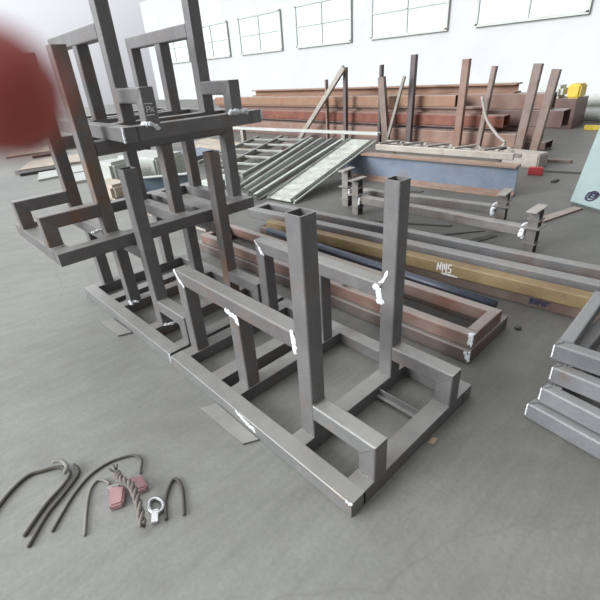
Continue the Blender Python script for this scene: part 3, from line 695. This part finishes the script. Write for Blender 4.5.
o = box('white_sack', 'white', None, (0, 0, .24), (.5, .45, .48), rotz=.3, bev=.06); o.location = (-7.85, 2.15, 0); tag(o, 'white sack standing behind the second stand\'s left tall post', 'sack')
o = box('tan_bundle', 'board', None, (0, 0, .13), (.7, .42, .26), rotz=.2, bev=.05); o.location = (-7.05, 1.75, 0); tag(o, 'tan bundle on the floor in front of the white sack', 'bundle')
g = thing('white_case', 'white case lying on the floor behind the middle of the pile', 'case', (-8.1, 3.05, 0), .25)
box('shell', 'white', g, (0, 0, .22), (1.2, .8, .44), bev=.04); box('grey_slot', 'palegrey', g, (.1, -.402, .26), (.6, .01, .06), bev=0)
g = thing('blue_channel', 'blue-grey steel channel with a white top edge behind the pile', 'steel channel', (-6.6, 2.10, 0), .95)
prism('web', 'blue', g, c_poly(.14, .30, .012), (0, 0, .151), (.85, 0, .151)); box('white_edge', 'white', g, (.425, 0, .306), (.85, .15, .01), bev=0)
GP = 'tan and grey tubes lying behind the pile'
for a, b, w, mt, lb, zz in (((-5.95, 2.10), (-4.30, 2.16), .12, 'tanpole', 'tan square tube lying just behind the blue channel', 0),
                        ((-5.75, 1.62), (-3.95, 1.80), .16, 'truss', 'pale square tube leaning across the floor behind the second stand', .0),
                        ((-5.6, 2.72), (-4.5, 2.82), .15, 'frame_clean', 'grey open-ended tube nearest the galvanized bars', 0)):
    o = tube('loose_tube', mt, None, (0, 0, w/2), (b[0]-a[0], b[1]-a[1], w/2), w, w, hollow=(1, 1)); o.location = (a[0], a[1], zz); tag(o, lb, 'steel tube', GP)
for i, (x, y, r, lb) in enumerate(((-5.85, 2.95, .3, 'grey hollow block left of the grey open-ended tube'), (-5.9, 3.45, -.2, 'second grey hollow block behind the first'))):
    o = tube('hollow_offcut', 'galv', None, (0, 0, .102), (.35*math.cos(r), .35*math.sin(r), .10), .2, .2, hollow=(1, 1)); o.location = (x, y, 0); tag(o, lb, 'tube offcut', 'hollow offcuts')
o = box('machine_body', 'dark', None, (0, 0, .35), (.6, .5, .7), bev=.08); o.location = (-11.3, 4.2, 0); tag(o, 'small dark machine far behind the top stand', 'machine')
slab('pale_sheet', 'pale blue-grey sheet lying behind the second tall post pair', 'sheet', 'bluebeam', [(-9.9, 4.5), (-8.7, 4.4), (-8.7, 5.2), (-9.9, 5.3)], .10)
slab('pale_sheet', 'cream sheet on the floor in front of the rusty beams at left', 'sheet', 'board', [(-11.0, 5.4), (-9.0, 5.6), (-8.9, 6.3), (-11.2, 6.4)], .10)

# ---------------------------------------------------------------- the hall itself
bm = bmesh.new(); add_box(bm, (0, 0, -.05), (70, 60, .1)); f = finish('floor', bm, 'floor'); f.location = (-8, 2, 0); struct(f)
bm = bmesh.new(); add_box(bm, (0, 0, 4), (70, .3, 8)); w = finish('wall_back', bm, 'wall'); w.location = (-8, 21, 0); struct(w)
k = 1
for x in range(-38, 22, 6):
    g = bpy.data.objects.new('window_%d' % k, None); COL.objects.link(g); g.location = (x, 20.8, 3.0); struct(g); k += 1
    box('window_pane', 'glass', g, (0, 0, 1.1), (4.4, .04, 2.2), bev=0)
    bm = bmesh.new()
    for c, s in (((0, -.03, 0), (4.6, .1, .12)), ((0, -.03, 2.2), (4.6, .1, .12)), ((-2.25, -.03, 1.1), (.12, .1, 2.2)), ((2.25, -.03, 1.1), (.12, .1, 2.2)), ((0, -.03, 1.1), (.08, .08, 2.2)), ((0, -.03, 1.1), (4.4, .08, .06))): add_box(bm, c, s)
    finish('window_frame', bm, 'white', g)

# ---------------------------------------------------------------- camera
cam = bpy.data.cameras.new('camera'); co = bpy.data.objects.new('camera', cam); COL.objects.link(co)
yaw, pit, rol = 2.4185, -.5012, -.0728
d = Vector((math.cos(yaw)*math.cos(pit), math.sin(yaw)*math.cos(pit), math.sin(pit)))
rt = d.cross(Vector((0, 0, 1))).normalized(); up = rt.cross(d); c_, s_ = math.cos(rol), math.sin(rol)
rt, up = rt*c_ + up*s_, up*c_ - rt*s_
CP = Vector((.7809, -.9012, 1.7834))
co.matrix_world = Matrix(((rt.x, up.x, -d.x, CP.x), (rt.y, up.y, -d.y, CP.y), (rt.z, up.z, -d.z, CP.z), (0, 0, 0, 1)))
cam.sensor_width = 36; cam.lens = 420.54/600*36; cam.clip_start = .01
cam.dof.use_dof = True; cam.dof.focus_distance = 3.6; cam.dof.aperture_fstop = 5.6
bpy.context.scene.camera = co

# ---------------------------------------------------------------- fingertip of the person taking the picture, close to the lens
m, nt, b = new_mat('skin')
v, rnd = obj_coords(nt)
nt.links.new(ramp(nt, noise(nt, v, 120, 4), [(.3, (.36, .06, .05)), (.7, (.42, .085, .07))]), b.inputs['Base Color'])
b.inputs['Roughness'].default_value = .55; b.inputs['Subsurface Weight'].default_value = .15
b.inputs['Subsurface Radius'].default_value = (.006, .002, .001)
bump(nt, b, noise(nt, v, 900, 3), .2, .0004)
M['skin'] = m
m, nt, b = new_mat('nail'); b.inputs['Base Color'].default_value = (.42, .20, .17, 1); b.inputs['Roughness'].default_value = .3; M['nail'] = m
DD = .055; per = DD/420.54
def cp(u, v_, z=DD): return CP + d*z + rt*(u-300)*z/420.54 - up*(v_-300)*z/420.54
tip = cp(-5, 92)
fg = thing('finger', 'blurred red fingertip at the upper left corner, right in front of the camera', 'finger', tuple(tip))
bm = bmesh.new()
ax_ = (-rt + up*.18 - d*.10).normalized(); side = ax_.cross(d).normalized(); dn = side.cross(ax_).normalized()
prof = [(-.0088, .0003), (-.0084, .0024), (-.0072, .0048), (-.005, .0068), (-.002, .0082), (.002, .0088), (.008, .0088), (.014, .0086), (.020, .0090), (.024, .0094), (.030, .0090), (.038, .0091), (.044, .0098), (.049, .0102), (.056, .0098), (.066, .0100), (.074, .0106), (.078, .009)]
rings = []
for t, r in prof:
    bend = dn*(-.06*max(0, t-.022)) + dn*(-.12*max(0, t-.046))
    rings.append([bm.verts.new(ax_*t + bend + side*math.cos(2*PI*k/24)*r + dn*math.sin(2*PI*k/24)*r*.88) for k in range(24)])
for A_, B_ in zip(rings, rings[1:]):
    for k in range(24): bm.faces.new((A_[k], A_[(k+1) % 24], B_[(k+1) % 24], B_[k]))
bm.faces.new(rings[0]); bm.faces.new(rings[-1])
finish('finger_body', bm, 'skin', fg, True)
bm = bmesh.new(); gr = []
for i in range(7):
    row = []
    for j in range(9):
        t = -.0065 + .0125*i/6; a = math.radians(90 + (j-4)*13); r0 = .0088*math.sqrt(max(.05, 1-max(0, -t/.0088)**2)) + .0002
        row.append(bm.verts.new(ax_*t + side*math.cos(a)*r0 + dn*math.sin(a)*r0*.88 + dn*.0003))
    gr.append(row)
for i in range(6):
    for j in range(8): bm.faces.new((gr[i][j], gr[i+1][j], gr[i+1][j+1], gr[i][j+1]))
nl = finish('fingernail', bm, 'nail', fg, True); sm = nl.modifiers.new('s', 'SOLIDIFY'); sm.thickness = .0004

# ---------------------------------------------------------------- light: overcast daylight, brighter from the open left side
wd = bpy.data.worlds.new('daylight'); bpy.context.scene.world = wd; wd.use_nodes = True
nt = wd.node_tree; nt.nodes.clear()
out = nt.nodes.new('ShaderNodeOutputWorld'); bg = nt.nodes.new('ShaderNodeBackground')
tc = nt.nodes.new('ShaderNodeTexCoord'); dt = nt.nodes.new('ShaderNodeVectorMath'); dt.operation = 'DOT_PRODUCT'
dv = Vector((-.62, -.22, .75)).normalized(); dt.inputs[1].default_value = dv
nt.links.new(tc.outputs['Generated'], dt.inputs[0])
mr = nt.nodes.new('ShaderNodeMapRange'); mr.inputs[1].default_value = -1; mr.inputs[2].default_value = 1; nt.links.new(dt.outputs['Value'], mr.inputs[0])
cr = ramp(nt, mr.outputs[0], [(0, (.24, .23, .22)), (.45, (.36, .35, .345)), (.72, (.60, .61, .64)), (1, (2.3, 2.35, 2.5))])
nt.links.new(cr, bg.inputs[0]); bg.inputs[1].default_value = .78
nt.links.new(bg.outputs[0], out.inputs[0])
sun = bpy.data.lights.new('skylight_sun', 'SUN'); sun.energy = 4.2; sun.angle = math.radians(30); sun.color = (.955, .985, 1)
so = bpy.data.objects.new('skylight_sun', sun); COL.objects.link(so)
so.rotation_euler = Vector((-.36, -.90, .38)).to_track_quat('Z', 'Y').to_euler()

sc_ = bpy.context.scene
sc_.view_settings.view_transform = 'Standard'; sc_.view_settings.look = 'None'
sc_.view_settings.exposure = 0.0; sc_.view_settings.gamma = 1.0; sc_.view_settings.use_curve_mapping = False
